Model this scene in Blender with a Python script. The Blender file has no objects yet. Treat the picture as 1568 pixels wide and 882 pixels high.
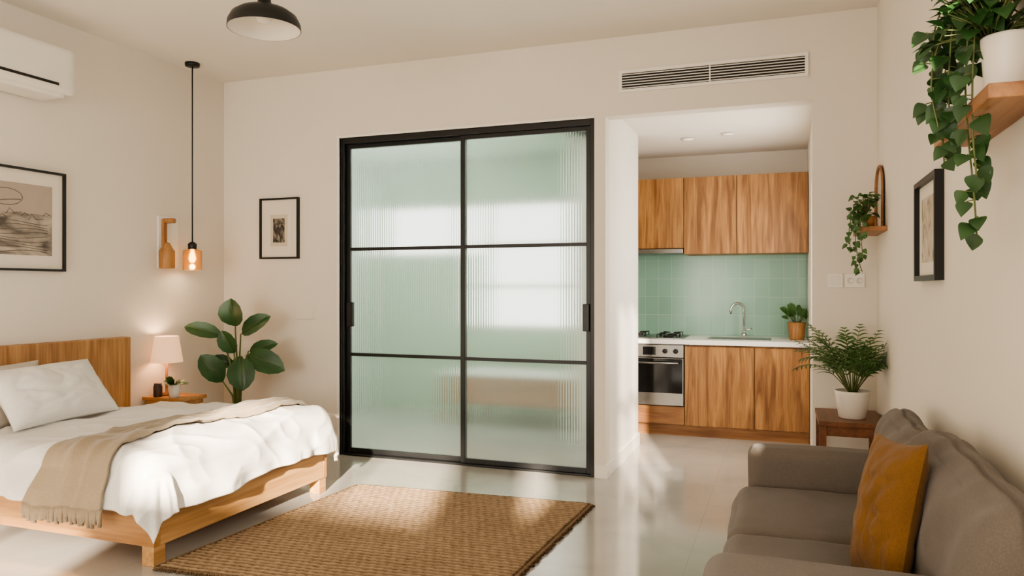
import bpy, bmesh, math, random
from mathutils import Vector, Matrix, noise
random.seed(7)
D = bpy.data; S = bpy.context.scene

def col(r, g, b):
    f = lambda c: (c/255/12.92) if c/255 <= .04045 else ((c/255+.055)/1.055)**2.4
    return (f(r), f(g), f(b), 1)

# ------------------------------------------------------------ materials
def nodes(name):
    m = D.materials.new(name); m.use_nodes = True
    nt = m.node_tree
    return m, nt, nt.nodes['Principled BSDF']

def N(nt, t, **kw):
    n = nt.nodes.new(t)
    for k, v in kw.items():
        if k in n.inputs.keys(): n.inputs[k].default_value = v
        else: setattr(n, k, v)
    return n

def coords(nt, scale=(1, 1, 1), loc=(0, 0, 0), rot=(0, 0, 0)):
    tc = nt.nodes.new('ShaderNodeTexCoord'); mp = nt.nodes.new('ShaderNodeMapping')
    mp.inputs['Scale'].default_value = scale; mp.inputs['Location'].default_value = loc
    mp.inputs['Rotation'].default_value = rot
    nt.links.new(tc.outputs['Object'], mp.inputs['Vector'])
    return mp.outputs['Vector']

def ramp(nt, fac, stops):
    r = nt.nodes.new('ShaderNodeValToRGB')
    e = r.color_ramp.elements
    e[0].position, e[0].color = stops[0]
    e[1].position, e[1].color = stops[-1]
    for p, c in stops[1:-1]:
        x = e.new(p); x.color = c
    nt.links.new(fac, r.inputs['Fac'])
    return r.outputs['Color']

def sc(c, k): return (min(1, c[0]*k), min(1, c[1]*k), min(1, c[2]*k), 1)

def simple(name, c, rough=.5, metal=0, var=.06, ns=6, bump=0, bs=80, emis=None, es=0, spec=.5, stretch=(1, 1, 1), sheen=0):
    m, nt, b = nodes(name)
    v = coords(nt, stretch)
    n = N(nt, 'ShaderNodeTexNoise', Scale=ns, Detail=4.0)
    nt.links.new(v, n.inputs['Vector'])
    cc = ramp(nt, n.outputs['Fac'], [(.3, sc(c, 1-var)), (.7, sc(c, 1+var))])
    nt.links.new(cc, b.inputs['Base Color'])
    b.inputs['Roughness'].default_value = rough
    b.inputs['Metallic'].default_value = metal
    b.inputs['Specular IOR Level'].default_value = spec
    if sheen:
        b.inputs['Sheen Weight'].default_value = sheen
    if bump:
        n2 = N(nt, 'ShaderNodeTexNoise', Scale=bs, Detail=3.0)
        nt.links.new(v, n2.inputs['Vector'])
        bp = N(nt, 'ShaderNodeBump', Strength=bump, Distance=.01)
        nt.links.new(n2.outputs['Fac'], bp.inputs['Height'])
        nt.links.new(bp.outputs['Normal'], b.inputs['Normal'])
    if emis:
        b.inputs['Emission Color'].default_value = emis
        b.inputs['Emission Strength'].default_value = es
    return m

def wood(name, cd, cl, axis='Z', sx=9, rough=.45, contrast=(.32, .68)):
    m, nt, b = nodes(name)
    i = 'XYZ'.index(axis)
    s = [sx]*3; s[i] = sx*.09
    v = coords(nt, tuple(s))
    n = N(nt, 'ShaderNodeTexNoise', Scale=1.0, Detail=6.0, Distortion=.9)
    nt.links.new(v, n.inputs['Vector'])
    mid = tuple((cd[k]+cl[k])/2 for k in range(3))+(1,)
    c1 = ramp(nt, n.outputs['Fac'], [(contrast[0], cd), (.5, mid), (contrast[1], cl)])
    s2 = [sx*7]*3; s2[i] = sx*.3
    v2 = coords(nt, tuple(s2))
    n2 = N(nt, 'ShaderNodeTexNoise', Scale=1.0, Detail=3.0)
    nt.links.new(v2, n2.inputs['Vector'])
    c2 = ramp(nt, n2.outputs['Fac'], [(.3, (.70, .66, .62, 1)), (.62, (1, 1, 1, 1))])
    mx = nt.nodes.new('ShaderNodeMixRGB'); mx.blend_type = 'MULTIPLY'; mx.inputs[0].default_value = .85
    nt.links.new(c1, mx.inputs[1]); nt.links.new(c2, mx.inputs[2])
    nt.links.new(mx.outputs[0], b.inputs['Base Color'])
    bp = N(nt, 'ShaderNodeBump', Strength=.15, Distance=.004)
    nt.links.new(n2.outputs['Fac'], bp.inputs['Height'])
    nt.links.new(bp.outputs['Normal'], b.inputs['Normal'])
    b.inputs['Roughness'].default_value = rough
    return m

def fabric(name, c, rough=.9, weave=350, var=.06, sheen=.2):
    m, nt, b = nodes(name)
    v = coords(nt)
    n = N(nt, 'ShaderNodeTexNoise', Scale=5.0, Detail=5.0)
    nt.links.new(v, n.inputs['Vector'])
    n2 = N(nt, 'ShaderNodeTexNoise', Scale=float(weave), Detail=1.0)
    nt.links.new(v, n2.inputs['Vector'])
    c1 = ramp(nt, n.outputs['Fac'], [(.3, sc(c, 1-var)), (.7, sc(c, 1+var))])
    c2 = ramp(nt, n2.outputs['Fac'], [(.3, (.84, .84, .84, 1)), (.7, (1, 1, 1, 1))])
    mx = nt.nodes.new('ShaderNodeMixRGB'); mx.blend_type = 'MULTIPLY'; mx.inputs[0].default_value = 1
    nt.links.new(c1, mx.inputs[1]); nt.links.new(c2, mx.inputs[2])
    nt.links.new(mx.outputs[0], b.inputs['Base Color'])
    bp = N(nt, 'ShaderNodeBump', Strength=.25, Distance=.002)
    nt.links.new(n2.outputs['Fac'], bp.inputs['Height'])
    nt.links.new(bp.outputs['Normal'], b.inputs['Normal'])
    b.inputs['Roughness'].default_value = rough
    b.inputs['Sheen Weight'].default_value = sheen
    b.inputs['Specular IOR Level'].default_value = .2
    return m

M = {}
M['wall'] = simple('wall_plaster', col(228, 220, 208), .85, var=.015, ns=2, bump=.04, bs=120)
M['ceil'] = simple('ceiling_paint', col(234, 227, 216), .9, var=.01, ns=2)
M['trim'] = simple('white_trim', col(238, 233, 225), .5, var=.01)
M['bath'] = simple('bathroom_paint', col(214, 226, 214), .7, var=.03, ns=3)
M['bathgreen'] = simple('bathroom_green_paint', col(166, 196, 170), .6, var=.03, ns=3)
M['black'] = simple('black_metal', col(20, 21, 22), .4, var=.1)
M['blackm'] = simple('black_matte', col(30, 29, 28), .6, var=.1)
M['steel'] = simple('brushed_steel', col(142, 140, 137), .35, metal=1, var=.05, ns=30, stretch=(1, 1, 12))
M['chrome'] = simple('chrome', col(200, 200, 200), .12, metal=1, var=.02)
M['cab'] = wood('cabinet_oak', col(120, 78, 40), col(186, 137, 84), 'Z', 19, .42)
M['cabx'] = wood('cabinet_oak_horizontal', col(124, 80, 42), col(180, 131, 84), 'X', 14, .42)
M['bedw'] = wood('bed_pine', col(182, 136, 84), col(214, 172, 120), 'Y', 8, .45)
M['bedwx'] = wood('bed_pine_side', col(166, 117, 68), col(204, 156, 102), 'X', 8, .45)
M['head'] = wood('headboard_oak', col(156, 110, 66), col(202, 156, 106), 'Z', 13, .45)
M['table'] = wood('walnut_table', col(92, 56, 38), col(134, 88, 58), 'Y', 10, .4)
M['shelf'] = wood('shelf_wood', col(138, 92, 58), col(180, 132, 90), 'Y', 10, .45)
M['potwood'] = wood('pot_wood', col(150, 104, 62), col(190, 142, 92), 'Z', 20, .5)
M['white'] = simple('white_plastic', col(232, 227, 218), .4, var=.01)
M['ceramic'] = simple('white_ceramic', col(218, 211, 200), .35, var=.03, ns=10)
M['linen'] = fabric('white_linen', col(234, 231, 226), .9, 300, .02, .1)
M['linen2'] = fabric('grey_linen', col(196, 186, 174), .9, 300, .03, .1)
M['throw'] = fabric('beige_throw', col(164, 147, 124), .95, 180, .08, .3)
M['sofa'] = fabric('taupe_upholstery', col(109, 100, 92), .95, 260, .06, .12)
M['mustard'] = fabric('mustard_velvet', col(122, 86, 44), .85, 220, .10, .1)
M['counter'] = simple('white_counter', col(236, 234, 230), .25, var=.02)
M['soil'] = simple('soil', col(60, 44, 32), 1, var=.3, ns=60)
M['leafd'] = simple('leaf_dark', col(50, 84, 46), .38, var=.25, ns=8, spec=.5)
M['leafm'] = simple('leaf_mid', col(66, 100, 50), .45, var=.25, ns=12)
M['leafp'] = simple('leaf_pothos', col(46, 78, 38), .42, var=.35, ns=14)
M['leaff'] = simple('leaf_palm', col(80, 114, 62), .5, var=.25, ns=14)
M['stem'] = simple('plant_stem', col(98, 108, 62), .6, var=.2)
M['mat'] = simple('picture_mat', col(226, 218, 204), .8, var=.01)
M['jar'] = simple('dark_jar', col(70, 52, 44), .4, var=.1)
M['oveng'] = simple('oven_glass', col(20, 20, 22), .1, var=.1)
M['slot'] = simple('dark_slot', col(45, 42, 40), .8, var=.1)
M['shade'] = simple('lamp_shade_fabric', col(236, 206, 178), .9, var=.03, emis=col(255, 190, 140), es=.7)
M['bulb'] = simple('bulb_glow', col(255, 220, 160), .5, emis=col(255, 205, 130), es=28)
M['down'] = simple('downlight_glow', col(255, 245, 225), .5, emis=col(255, 240, 215), es=.8)
M['amber'] = simple('amber_shade', col(208, 172, 120), .25, var=.08, ns=12)
M['amber'].node_tree.nodes['Principled BSDF'].inputs['Transmission Weight'].default_value = .75

def m_tiles():
    m, nt, b = nodes('sage_tiles')
    tc = nt.nodes.new('ShaderNodeTexCoord'); sp = nt.nodes.new('ShaderNodeSeparateXYZ'); cb = nt.nodes.new('ShaderNodeCombineXYZ')
    nt.links.new(tc.outputs['Object'], sp.inputs[0])
    nt.links.new(sp.outputs['X'], cb.inputs['X']); nt.links.new(sp.outputs['Z'], cb.inputs['Y'])
    br = nt.nodes.new('ShaderNodeTexBrick'); br.offset = 0; br.squash = 1
    br.inputs['Scale'].default_value = 1; br.inputs['Brick Width'].default_value = .125
    br.inputs['Row Height'].default_value = .17; br.inputs['Mortar Size'].default_value = .0018
    br.inputs['Color1'].default_value = col(136, 176, 158); br.inputs['Color2'].default_value = col(146, 184, 167)
    br.inputs['Mortar'].default_value = col(172, 198, 184)
    nt.links.new(cb.outputs[0], br.inputs['Vector'])
    nt.links.new(br.outputs['Color'], b.inputs['Base Color'])
    bp = N(nt, 'ShaderNodeBump', Strength=.4, Distance=.003); bp.invert = True
    nt.links.new(br.outputs['Fac'], bp.inputs['Height']); nt.links.new(bp.outputs['Normal'], b.inputs['Normal'])
    b.inputs['Roughness'].default_value = .18
    return m
M['tiles'] = m_tiles()

def m_floor():
    m, nt, b = nodes('polished_concrete_tiles')
    v = coords(nt, loc=(.42, .3, 0))
    br = nt.nodes.new('ShaderNodeTexBrick'); br.offset = 0
    br.inputs['Scale'].default_value = 1; br.inputs['Brick Width'].default_value = 1.2
    br.inputs['Row Height'].default_value = 1.2; br.inputs['Mortar Size'].default_value = .0012
    nt.links.new(v, br.inputs['Vector'])
    n = N(nt, 'ShaderNodeTexNoise', Scale=1.6, Detail=6.0, Distortion=.6)
    nt.links.new(v, n.inputs['Vector'])
    c1 = ramp(nt, n.outputs['Fac'], [(.3, col(172, 168, 161)), (.7, col(192, 188, 181))])
    mx = nt.nodes.new('ShaderNodeMixRGB'); mx.inputs[2].default_value = col(164, 158, 149)
    nt.links.new(br.outputs['Fac'], mx.inputs[0]); nt.links.new(c1, mx.inputs[1])
    nt.links.new(mx.outputs[0], b.inputs['Base Color'])
    r = nt.nodes.new('ShaderNodeMapRange'); r.inputs['To Min'].default_value = .06; r.inputs['To Max'].default_value = .15
    nt.links.new(n.outputs['Fac'], r.inputs['Value']); nt.links.new(r.outputs[0], b.inputs['Roughness'])
    b.inputs['Specular IOR Level'].default_value = 1.0
    return m
M['floor'] = m_floor()

def m_glass():
    m = D.materials.new('fluted_frosted_glass'); m.use_nodes = True
    nt = m.node_tree; nt.nodes.remove(nt.nodes['Principled BSDF'])
    out = nt.nodes['Material Output']
    g = N(nt, 'ShaderNodeBsdfGlass', Roughness=.16, IOR=1.3); g.inputs['Color'].default_value = (.965, .99, .978, 1)
    t = nt.nodes.new('ShaderNodeBsdfTranslucent'); t.inputs['Color'].default_value = (.9, .94, .91, 1)
    n = N(nt, 'ShaderNodeTexNoise', Scale=3.0)
    r = nt.nodes.new('ShaderNodeMapRange'); r.inputs['To Min'].default_value = .10; r.inputs['To Max'].default_value = .16
    nt.links.new(coords(nt), n.inputs['Vector']); nt.links.new(n.outputs['Fac'], r.inputs['Value'])
    mx = nt.nodes.new('ShaderNodeMixShader'); nt.links.new(r.outputs[0], mx.inputs[0])
    nt.links.new(g.outputs[0], mx.inputs[1]); nt.links.new(t.outputs[0], mx.inputs[2])
    nt.links.new(mx.outputs[0], out.inputs['Surface'])
    return m
M['glass'] = m_glass()

def m_jute():
    m, nt, b = nodes('jute_weave')
    v = coords(nt)
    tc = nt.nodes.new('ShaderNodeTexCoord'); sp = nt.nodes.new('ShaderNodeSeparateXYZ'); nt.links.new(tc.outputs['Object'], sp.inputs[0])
    mr = nt.nodes.new('ShaderNodeMapRange'); mr.inputs['From Min'].default_value = .013; mr.inputs['From Max'].default_value = .024  # shade between ribs put into the colour: lower weave turns darker
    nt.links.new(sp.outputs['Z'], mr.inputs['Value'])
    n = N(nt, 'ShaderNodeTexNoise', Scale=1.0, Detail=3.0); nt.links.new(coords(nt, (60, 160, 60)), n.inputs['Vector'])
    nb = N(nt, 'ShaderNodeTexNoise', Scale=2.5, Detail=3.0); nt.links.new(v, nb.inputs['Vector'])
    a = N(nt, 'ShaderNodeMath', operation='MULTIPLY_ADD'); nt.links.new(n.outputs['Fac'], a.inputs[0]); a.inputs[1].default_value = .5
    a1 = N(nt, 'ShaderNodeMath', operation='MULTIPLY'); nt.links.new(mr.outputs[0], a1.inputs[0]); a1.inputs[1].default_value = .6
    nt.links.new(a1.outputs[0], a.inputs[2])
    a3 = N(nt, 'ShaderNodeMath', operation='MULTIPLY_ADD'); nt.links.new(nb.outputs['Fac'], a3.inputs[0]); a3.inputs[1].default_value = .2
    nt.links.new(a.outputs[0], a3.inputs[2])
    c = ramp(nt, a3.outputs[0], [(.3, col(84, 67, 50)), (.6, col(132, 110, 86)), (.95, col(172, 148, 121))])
    nt.links.new(c, b.inputs['Base Color'])
    bp = N(nt, 'ShaderNodeBump', Strength=.8, Distance=.006)
    nt.links.new(n.outputs['Fac'], bp.inputs['Height']); nt.links.new(bp.outputs['Normal'], b.inputs['Normal'])
    b.inputs['Roughness'].default_value = .95; b.inputs['Specular IOR Level'].default_value = .1
    return m
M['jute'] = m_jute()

def m_art(name, c0, c1, c2, scale):
    m, nt, b = nodes(name)
    v = coords(nt, scale)
    n = N(nt, 'ShaderNodeTexNoise', Scale=1.0, Detail=7.0, Distortion=2.2)
    nt.links.new(v, n.inputs['Vector'])
    c = ramp(nt, n.outputs['Fac'], [(.34, c0), (.47, c1), (.62, c2)])
    nt.links.new(c, b.inputs['Base Color']); b.inputs['Roughness'].default_value = .6
    return m
M['art1'] = m_art('etching_print', col(88, 82, 78), col(150, 140, 128), col(184, 172, 158), (1, 2.2, 7))
M['artsky'] = simple('etching_sky', col(174, 160, 148), .7, var=.06, ns=5)
M['artink'] = simple('etching_ink', col(110, 102, 96), .7, var=.2, ns=20)
M['art2'] = m_art('portrait_print', col(36, 34, 34), col(80, 74, 68), col(150, 140, 126), (14, 1, 10))
M['art3'] = m_art('botanical_print', col(120, 104, 86), col(186, 172, 152), col(206, 196, 180), (1, 9, 7))

# ------------------------------------------------------------ mesh builder
class MB:
    def __init__(s): s.v = []; s.f = []; s.m = []; s.s = []
    def add(s, vs, fs, mi=0, sm=False):
        o = len(s.v); s.v += [tuple(x) for x in vs]
        for f in fs: s.f.append(tuple(i+o for i in f)); s.m.append(mi); s.s.append(sm)
    def box(s, x0, x1, y0, y1, z0, z1, mi=0):
        s.add([(x0,y0,z0),(x1,y0,z0),(x1,y1,z0),(x0,y1,z0),(x0,y0,z1),(x1,y0,z1),(x1,y1,z1),(x0,y1,z1)],
              [(0,3,2,1),(4,5,6,7),(0,1,5,4),(1,2,6,5),(2,3,7,6),(3,0,4,7)], mi)
        return s
    def obox(s, mat, sx, sy, sz, mi=0):
        vs = [mat @ Vector((a*sx/2, b*sy/2, c*sz/2)) for c in (-1, 1) for a, b in ((-1,-1),(1,-1),(1,1),(-1,1))]
        s.add(vs, [(0,3,2,1),(4,5,6,7),(0,1,5,4),(1,2,6,5),(2,3,7,6),(3,0,4,7)], mi); return s
    def lathe(s, prof, c, seg=32, mi=0, mat=None):
        vs = []; fs = []
        for r, z in prof:
            for k in range(seg):
                a = 2*math.pi*k/seg; p = Vector((r*math.cos(a), r*math.sin(a), z))
                if mat: p = mat @ p
                vs.append(Vector(c)+p)
        for i in range(len(prof)-1):
            for k in range(seg):
                k2 = (k+1) % seg
                fs.append((i*seg+k, i*seg+k2, (i+1)*seg+k2, (i+1)*seg+k))
        if prof[0][0] > 1e-6: fs.append(tuple(reversed(range(seg))))
        if prof[-1][0] > 1e-6: fs.append(tuple((len(prof)-1)*seg+k for k in range(seg)))
        s.add(vs, fs, mi, True); return s
    def tube(s, pts, r, seg=8, mi=0):
        pts = [Vector(p) for p in pts]; n = len(pts); vs = []; fs = []
        rr = r if isinstance(r, (list, tuple)) else [r]*n
        prev = None
        for i, p in enumerate(pts):
            t = (pts[min(i+1, n-1)]-pts[max(i-1, 0)]).normalized()
            if prev is None:
                a = Vector((0, 0, 1)) if abs(t.z) < .9 else Vector((1, 0, 0))
                u = t.cross(a).normalized()
            else:
                u = (prev-t*prev.dot(t)).normalized()
            prev = u; w = t.cross(u)
            for k in range(seg):
                a = 2*math.pi*k/seg
                vs.append(p+(u*math.cos(a)+w*math.sin(a))*rr[i])
        for i in range(n-1):
            for k in range(seg):
                k2 = (k+1) % seg
                fs.append((i*seg+k, i*seg+k2, (i+1)*seg+k2, (i+1)*seg+k))
        fs.append(tuple(reversed(range(seg)))); fs.append(tuple((n-1)*seg+k for k in range(seg)))
        s.add(vs, fs, mi, True); return s
    def sheet(s, fn, nu, nv, mi=0, sm=True):
        vs = [fn(i/nu, j/nv) for i in range(nu+1) for j in range(nv+1)]
        fs = [(i*(nv+1)+j, (i+1)*(nv+1)+j, (i+1)*(nv+1)+j+1, i*(nv+1)+j+1) for i in range(nu) for j in range(nv)]
        s.add(vs, fs, mi, sm); return s
    def rbox(s, x0, x1, y0, y1, z0, z1, r=.04, bulge=(0, 0, 0), n=18, mi=0, nz=0, mat=None, ns=5, wr=None):
        c = Vector(((x0+x1)/2, (y0+y1)/2, (z0+z1)/2)); h = Vector(((x1-x0)/2, (y1-y0)/2, (z1-z0)/2))
        idx = {}; vs = []; fs = []
        def g(i): return math.sin(math.pi/2*(2*i/n-1))
        def vert(key):
            if key in idx: return idx[key]
            q = Vector([g(k) for k in key])
            p = Vector([q[k]*h[k] for k in range(3)])
            inn = Vector([max(-(h[k]-r), min(h[k]-r, p[k])) for k in range(3)])
            d = p-inn
            if d.length > 1e-9: p = inn+d.normalized()*r
            for k in range(3):
                o1, o2 = [j for j in range(3) if j != k]
                p[k] += math.copysign(1, q[k])*bulge[k]*(1-q[o1]**2)*(1-q[o2]**2)*abs(q[k])
            if wr: p = wr(p, q, c)
            p = p+c
            if nz:
                p = p+nz*Vector(noise.noise_vector(p*ns))+nz*.45*Vector(noise.noise_vector(p*ns*2.7))
            if mat: p = mat @ p
            idx[key] = len(vs); vs.append(p); return idx[key]
        for ax in range(3):
            for side in (0, n):
                for i in range(n):
                    for j in range(n):
                        ks = []
                        for a, b in ((i, j), (i+1, j), (i+1, j+1), (i, j+1)):
                            k = [0, 0, 0]; k[ax] = side; k[(ax+1) % 3] = a; k[(ax+2) % 3] = b
                            ks.append(vert(tuple(k)))
                        fs.append(tuple(ks) if side else tuple(reversed(ks)))
        s.add(vs, fs, mi, True); return s
    def leaf(s, base, tip, nrm, hw, prof='oval', mi=0, droop=0, fold=.15, nu=8, nv=4, curl=0):
        base = Vector(base); d = Vector(tip)-base; L = d.length; dn = d.normalized()
        nrm = Vector(nrm); side = dn.cross(nrm)
        if side.length < 1e-3: side = dn.cross(Vector((.3, .5, .8)))
        side.normalize(); up = side.cross(dn).normalized()
        tab = {'oval': [(0, .05), (.08, .45), (.25, .85), (.5, 1), (.75, .85), (.92, .45), (1, .02)],
               'heart': [(0, .25), (.06, .75), (.2, 1), (.4, .93), (.65, .62), (.85, .28), (1, 0.01)],
               'blade': [(0, .3), (.15, .8), (.4, 1), (.7, .7), (1, .02)]}[prof]
        def w(t):
            for (a, x), (b, y) in zip(tab, tab[1:]):
                if t <= b: return x+(y-x)*(t-a)/(b-a)
            return tab[-1][1]
        def fn(a, b):
            v = b*2-1
            p = base+d*a+Vector((0, 0, -1))*droop*L*a*a
            p = p+side*v*hw*w(a)+up*(abs(v)*fold*hw*w(a)*2 - curl*L*(a-.5)**2)
            return p
        s.sheet(fn, nu, nv, mi); return s
    def build(s, name, mats, parent=None, bevel=0, seg=2, clampx=None, clampy=None):
        me = D.meshes.new(name)
        vs = s.v
        if clampx is not None: vs = [(min(x, clampx), y, z) for x, y, z in vs]
        if clampy is not None: vs = [(x, min(y, clampy), z) for x, y, z in vs]
        me.from_pydata(vs, [], s.f)
        for m in mats: me.materials.append(M[m] if isinstance(m, str) else m)
        me.polygons.foreach_set('material_index', s.m)
        me.polygons.foreach_set('use_smooth', s.s)
        me.update()
        o = D.objects.new(name, me); S.collection.objects.link(o)
        if parent:
            o.parent = parent; o.matrix_parent_inverse = Matrix.Translation(-parent.location)
        if bevel:
            b = o.modifiers.new('bevel', 'BEVEL'); b.width = bevel; b.segments = seg; b.limit_method = 'ANGLE'; b.angle_limit = math.radians(40)
        return o

def group(name, loc):
    e = D.objects.new(name, None); e.location = loc; e.empty_display_size = .1
    S.collection.objects.link(e); return e

def B(name, x0, x1, y0, y1, z0, z1, m, parent=None, bevel=0):
    return MB().box(x0, x1, y0, y1, z0, z1).build(name, [m], parent, bevel)

def opencaps(o, test=lambda f: True):
    bm = bmesh.new(); bm.from_mesh(o.data)
    bmesh.ops.delete(bm, geom=[f for f in bm.faces if len(f.verts) > 4 and test(f)], context='FACES_ONLY')
    bm.to_mesh(o.data); bm.free()

XL, XR, YB, YR, H = -4.274, .52, 4.9, -3.0, 2.94
# ------------------------------------------------------------ shell
B('floor', XL-.12, XR+.12, YR-.12, 7.4, -.1, 0, 'floor')
B('ceiling', XL-.12, XR+.12, YR-.12, YB+.12, H, H+.1, 'ceil')
B('wall_left', XL-.12, XL, YR-.12, YB, 0, H, 'wall')
w = MB()   # back wall with door recess and kitchen opening
w.box(XL-.12, -3.183, YB, YB+.12, 0, H); w.box(-3.183, -1.195, YB, YB+.12, 2.414, H)
w.box(-1.195, -1.119, YB, YB+.12, 0, H); w.box(-1.119, .165, YB, YB+.12, 2.42, H)
w.box(.165, XR+.12, YB, YB+.12, 0, H); w.build('wall_back', ['wall'])

def wall_holes(name, axis, c0, c1, a0, a1, z0, z1, holes, m):
    """axis 'x': wall is a slab of constant x (c0..c1) spanning a=y; holes = (a0,a1,z0,z1)"""
    b = MB()
    def put(u0, u1, w0, w1):
        if u1-u0 < 1e-4 or w1-w0 < 1e-4: return
        if axis == 'x': b.box(c0, c1, u0, u1, w0, w1)
        else: b.box(u0, u1, c0, c1, w0, w1)
    cur = a0
    for h in sorted(holes):
        put(cur, h[0], z0, z1); put(h[0], h[1], z0, h[2]); put(h[0], h[1], h[3], z1); cur = h[1]
    put(cur, a1, z0, z1)
    return b.build(name, [m])
R1 = (.1, 1.42, 1.2, 2.75); R2 = (-2.15, -1.3, 1.75, 2.25)  # unseen window openings, placed and sized to aim sun at kitchen and rug
wall_holes('wall_right', 'x', XR, XR+.12, YR-.12, YB, 0, H, [R1, R2], 'wall')
RW = (-.95, .44, 2.05, 2.72); RB = (-3.9, -1.2, .5, 1.9)  # unseen rear windows, added and sized to shape the sunlight falling inside
wall_holes('wall_rear', 'y', YR-.12, YR, XL, XR, 0, H, [RB, RW], 'wall')
def window(n, axis, c, h, nv, nh=0):
    b = MB(); a0, a1, z0, z1 = h; t = .035
    def put(u0, u1, w0, w1):
        if axis == 'x': b.box(c, c+.05, u0, u1, w0, w1)
        else: b.box(u0, u1, c, c+.05, w0, w1)
    put(a0, a1, z0, z0+t); put(a0, a1, z1-t, z1); put(a0, a0+t, z0, z1); put(a1-t, a1, z0, z1)
    for k in range(1, nv):
        m = a0+(a1-a0)*k/nv; put(m-.02, m+.02, z0, z1)
    for k in range(1, nh):
        m = z0+(z1-z0)*k/nh; put(a0, a1, m-.02, m+.02)
    b.build('window_%d' % n, ['trim'])
window(1, 'x', XR+.04, R1, 3, 2)
window(2, 'y', YR-.08, RW, 2); window(3, 'y', YR-.08, RB, 4, 2); window(7, 'x', XR+.04, R2, 1)

# kitchen shell
B('wall_kitchen_left', -1.239, -1.119, YB+.12, 6.09, 0, 2.52, 'trim')
B('wall_kitchen_return', -1.6, -1.239, 5.97, 6.09, 0, 2.52, 'trim')
B('wall_kitchen_recess', -1.6, -1.5, 6.09, 7.2, 0, 2.52, 'wall')
B('wall_kitchen_back', -1.6, .32, 7.2, 7.3, 0, 2.52, 'wall')
wall_holes('wall_kitchen_right', 'x', .2, .32, YB+.12, 7.2, 0, 2.52, [(5.3, 6.2, 1.0, 2.1)], 'trim')
B('ceiling_kitchen', -1.6, .32, YB+.12, 7.3, 2.52, 2.6, 'ceil')
window(4, 'x', .24, (5.3, 6.2, 1.0, 2.1), 2)  # window added out of view to hold the kitchen fill lamp
# bathroom behind the sliding door
W1 = (-3.0, -1.72, .86, 2.15); W2 = (-4.2, -3.04, 1.6, 2.15)
wall_holes('wall_bathroom_back', 'y', 7.1, 7.2, XL, -1.6, 0, 2.6, [W1, W2], 'bathgreen')
window(5, 'y', 7.13, W1, 1, 3); window(6, 'y', 7.13, W2, 1)
B('wall_bathroom_left', XL-.12, XL, YB+.12, 7.2, 0, 2.6, 'bath')
B('wall_bathroom_right', -1.7, -1.6, 6.09, 7.1, 0, 2.6, 'bath')
B('ceiling_bathroom', XL-.12, -1.6, YB+.12, 7.2, 2.6, 2.7, 'bathgreen')
B('ceiling_bathroom_lower', -1.6, -1.239, YB+.12, 5.97, 2.52, 2.7, 'bathgreen')
g = group('bathroom_vanity', (-2.15, 6.7, 0))
B('cabinet', -2.95, -1.72, 6.35, 6.85, .2, .46, 'cabx', g, .005)
B('top', -2.97, -1.71, 6.33, 6.87, .46, .49, 'counter', g, .005)
for i, x in enumerate((-2.93, -1.78)):
    B('leg_%d' % (i+1), x, x+.05, 6.38, 6.43, 0, .2, 'cabx', g); B('leg_%d' % (i+3), x, x+.05, 6.77, 6.82, 0, .2, 'cabx', g)

# baseboards
bb = .07
B('baseboard_left', XL, XL+.012, YR, YB, 0, bb, 'trim')
b = MB(); b.box(XL+.012, -3.21, YB-.012, YB, 0, bb); b.box(-1.19, -1.119, YB-.012, YB, 0, bb+.02); b.box(.165, XR-.012, YB-.012, YB, 0, bb); b.build('baseboard_back', ['trim'])
B('baseboard_right', XR-.012, XR, YR, YB, 0, bb, 'trim')
B('baseboard_kitchen', -1.119, -1.105, YB-.012, 6.09, 0, bb+.02, 'trim')
b = MB(); b.box(-3.203, -3.183, YB-.008, YB+.02, 0, 2.43); b.box(-3.183, -1.195, YB-.008, YB+.02, 2.414, 2.43); b.build('trim_1', ['trim'])

# ------------------------------------------------------------ sliding door
g = group('door_1', (-2.19, 4.95, 0))
b = MB(); b.box(-3.183, -3.155, 4.92, 5.0, 0, 2.414); b.box(-1.223, -1.195, 4.90, 5.0, 0, 2.414)
b.box(-3.155, -1.223, 4.905, 5.0, 2.37, 2.414); b.box(-3.155, -1.223, 4.905, 5.0, 0, .015); b.build('outer_frame', ['black'], g, .003)
def panel(nm, x0, x1, y):
    b = MB(); t = .034
    b.box(x0, x0+t, y-.013, y+.013, .015, 2.37); b.box(x1-t, x1, y-.013, y+.013, .015, 2.37)
    b.box(x0+t, x1-t, y-.013, y+.013, .015, .05); b.box(x0+t, x1-t, y-.013, y+.013, 2.34, 2.37)
    b.box(x0+t, x1-t, y-.012, y+.012, 1.558, 1.582); b.box(x0+t, x1-t, y-.012, y+.012, .753, .777)
    b.build(nm+'_frame', ['black'], g, .002)
    pitch = .0185; gx0, gx1 = x0+t-.005, x1-t+.005; n = int((gx1-gx0)/pitch)*6
    gb = MB(); vs = []; fs = []
    for i in range(n+1):
        x = gx0+(gx1-gx0)*i/n
        yy = y-.003-.0016*abs(math.sin(math.pi*i/6))
        vs += [(x, yy, .045), (x, yy, 2.345), (x, y+.003, .045), (x, y+.003, 2.345)]
    for i in range(n):
        a = i*4; c = a+4
        fs += [(a, c, c+1, a+1), (a+2, a+3, c+3, c+2), (a, a+2, c+2, c), (a+1, c+1, c+3, a+3)]
    fs += [(0, 1, 3, 2), (n*4, n*4+2, n*4+3, n*4+1)]
    gb.add(vs, fs, 0, False); gb.build(nm+'_fluted_glass', ['glass'], g)
panel('left_panel', -3.155, -2.155, 4.965); panel('right_panel', -2.187, -1.223, 4.935)
b = MB(); b.box(-3.14, -3.085, 4.925, 4.952, .98, 1.165); b.box(-1.275, -1.23, 4.895, 4.922, .98, 1.165); b.build('handles', ['black'], g, .004)

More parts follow.
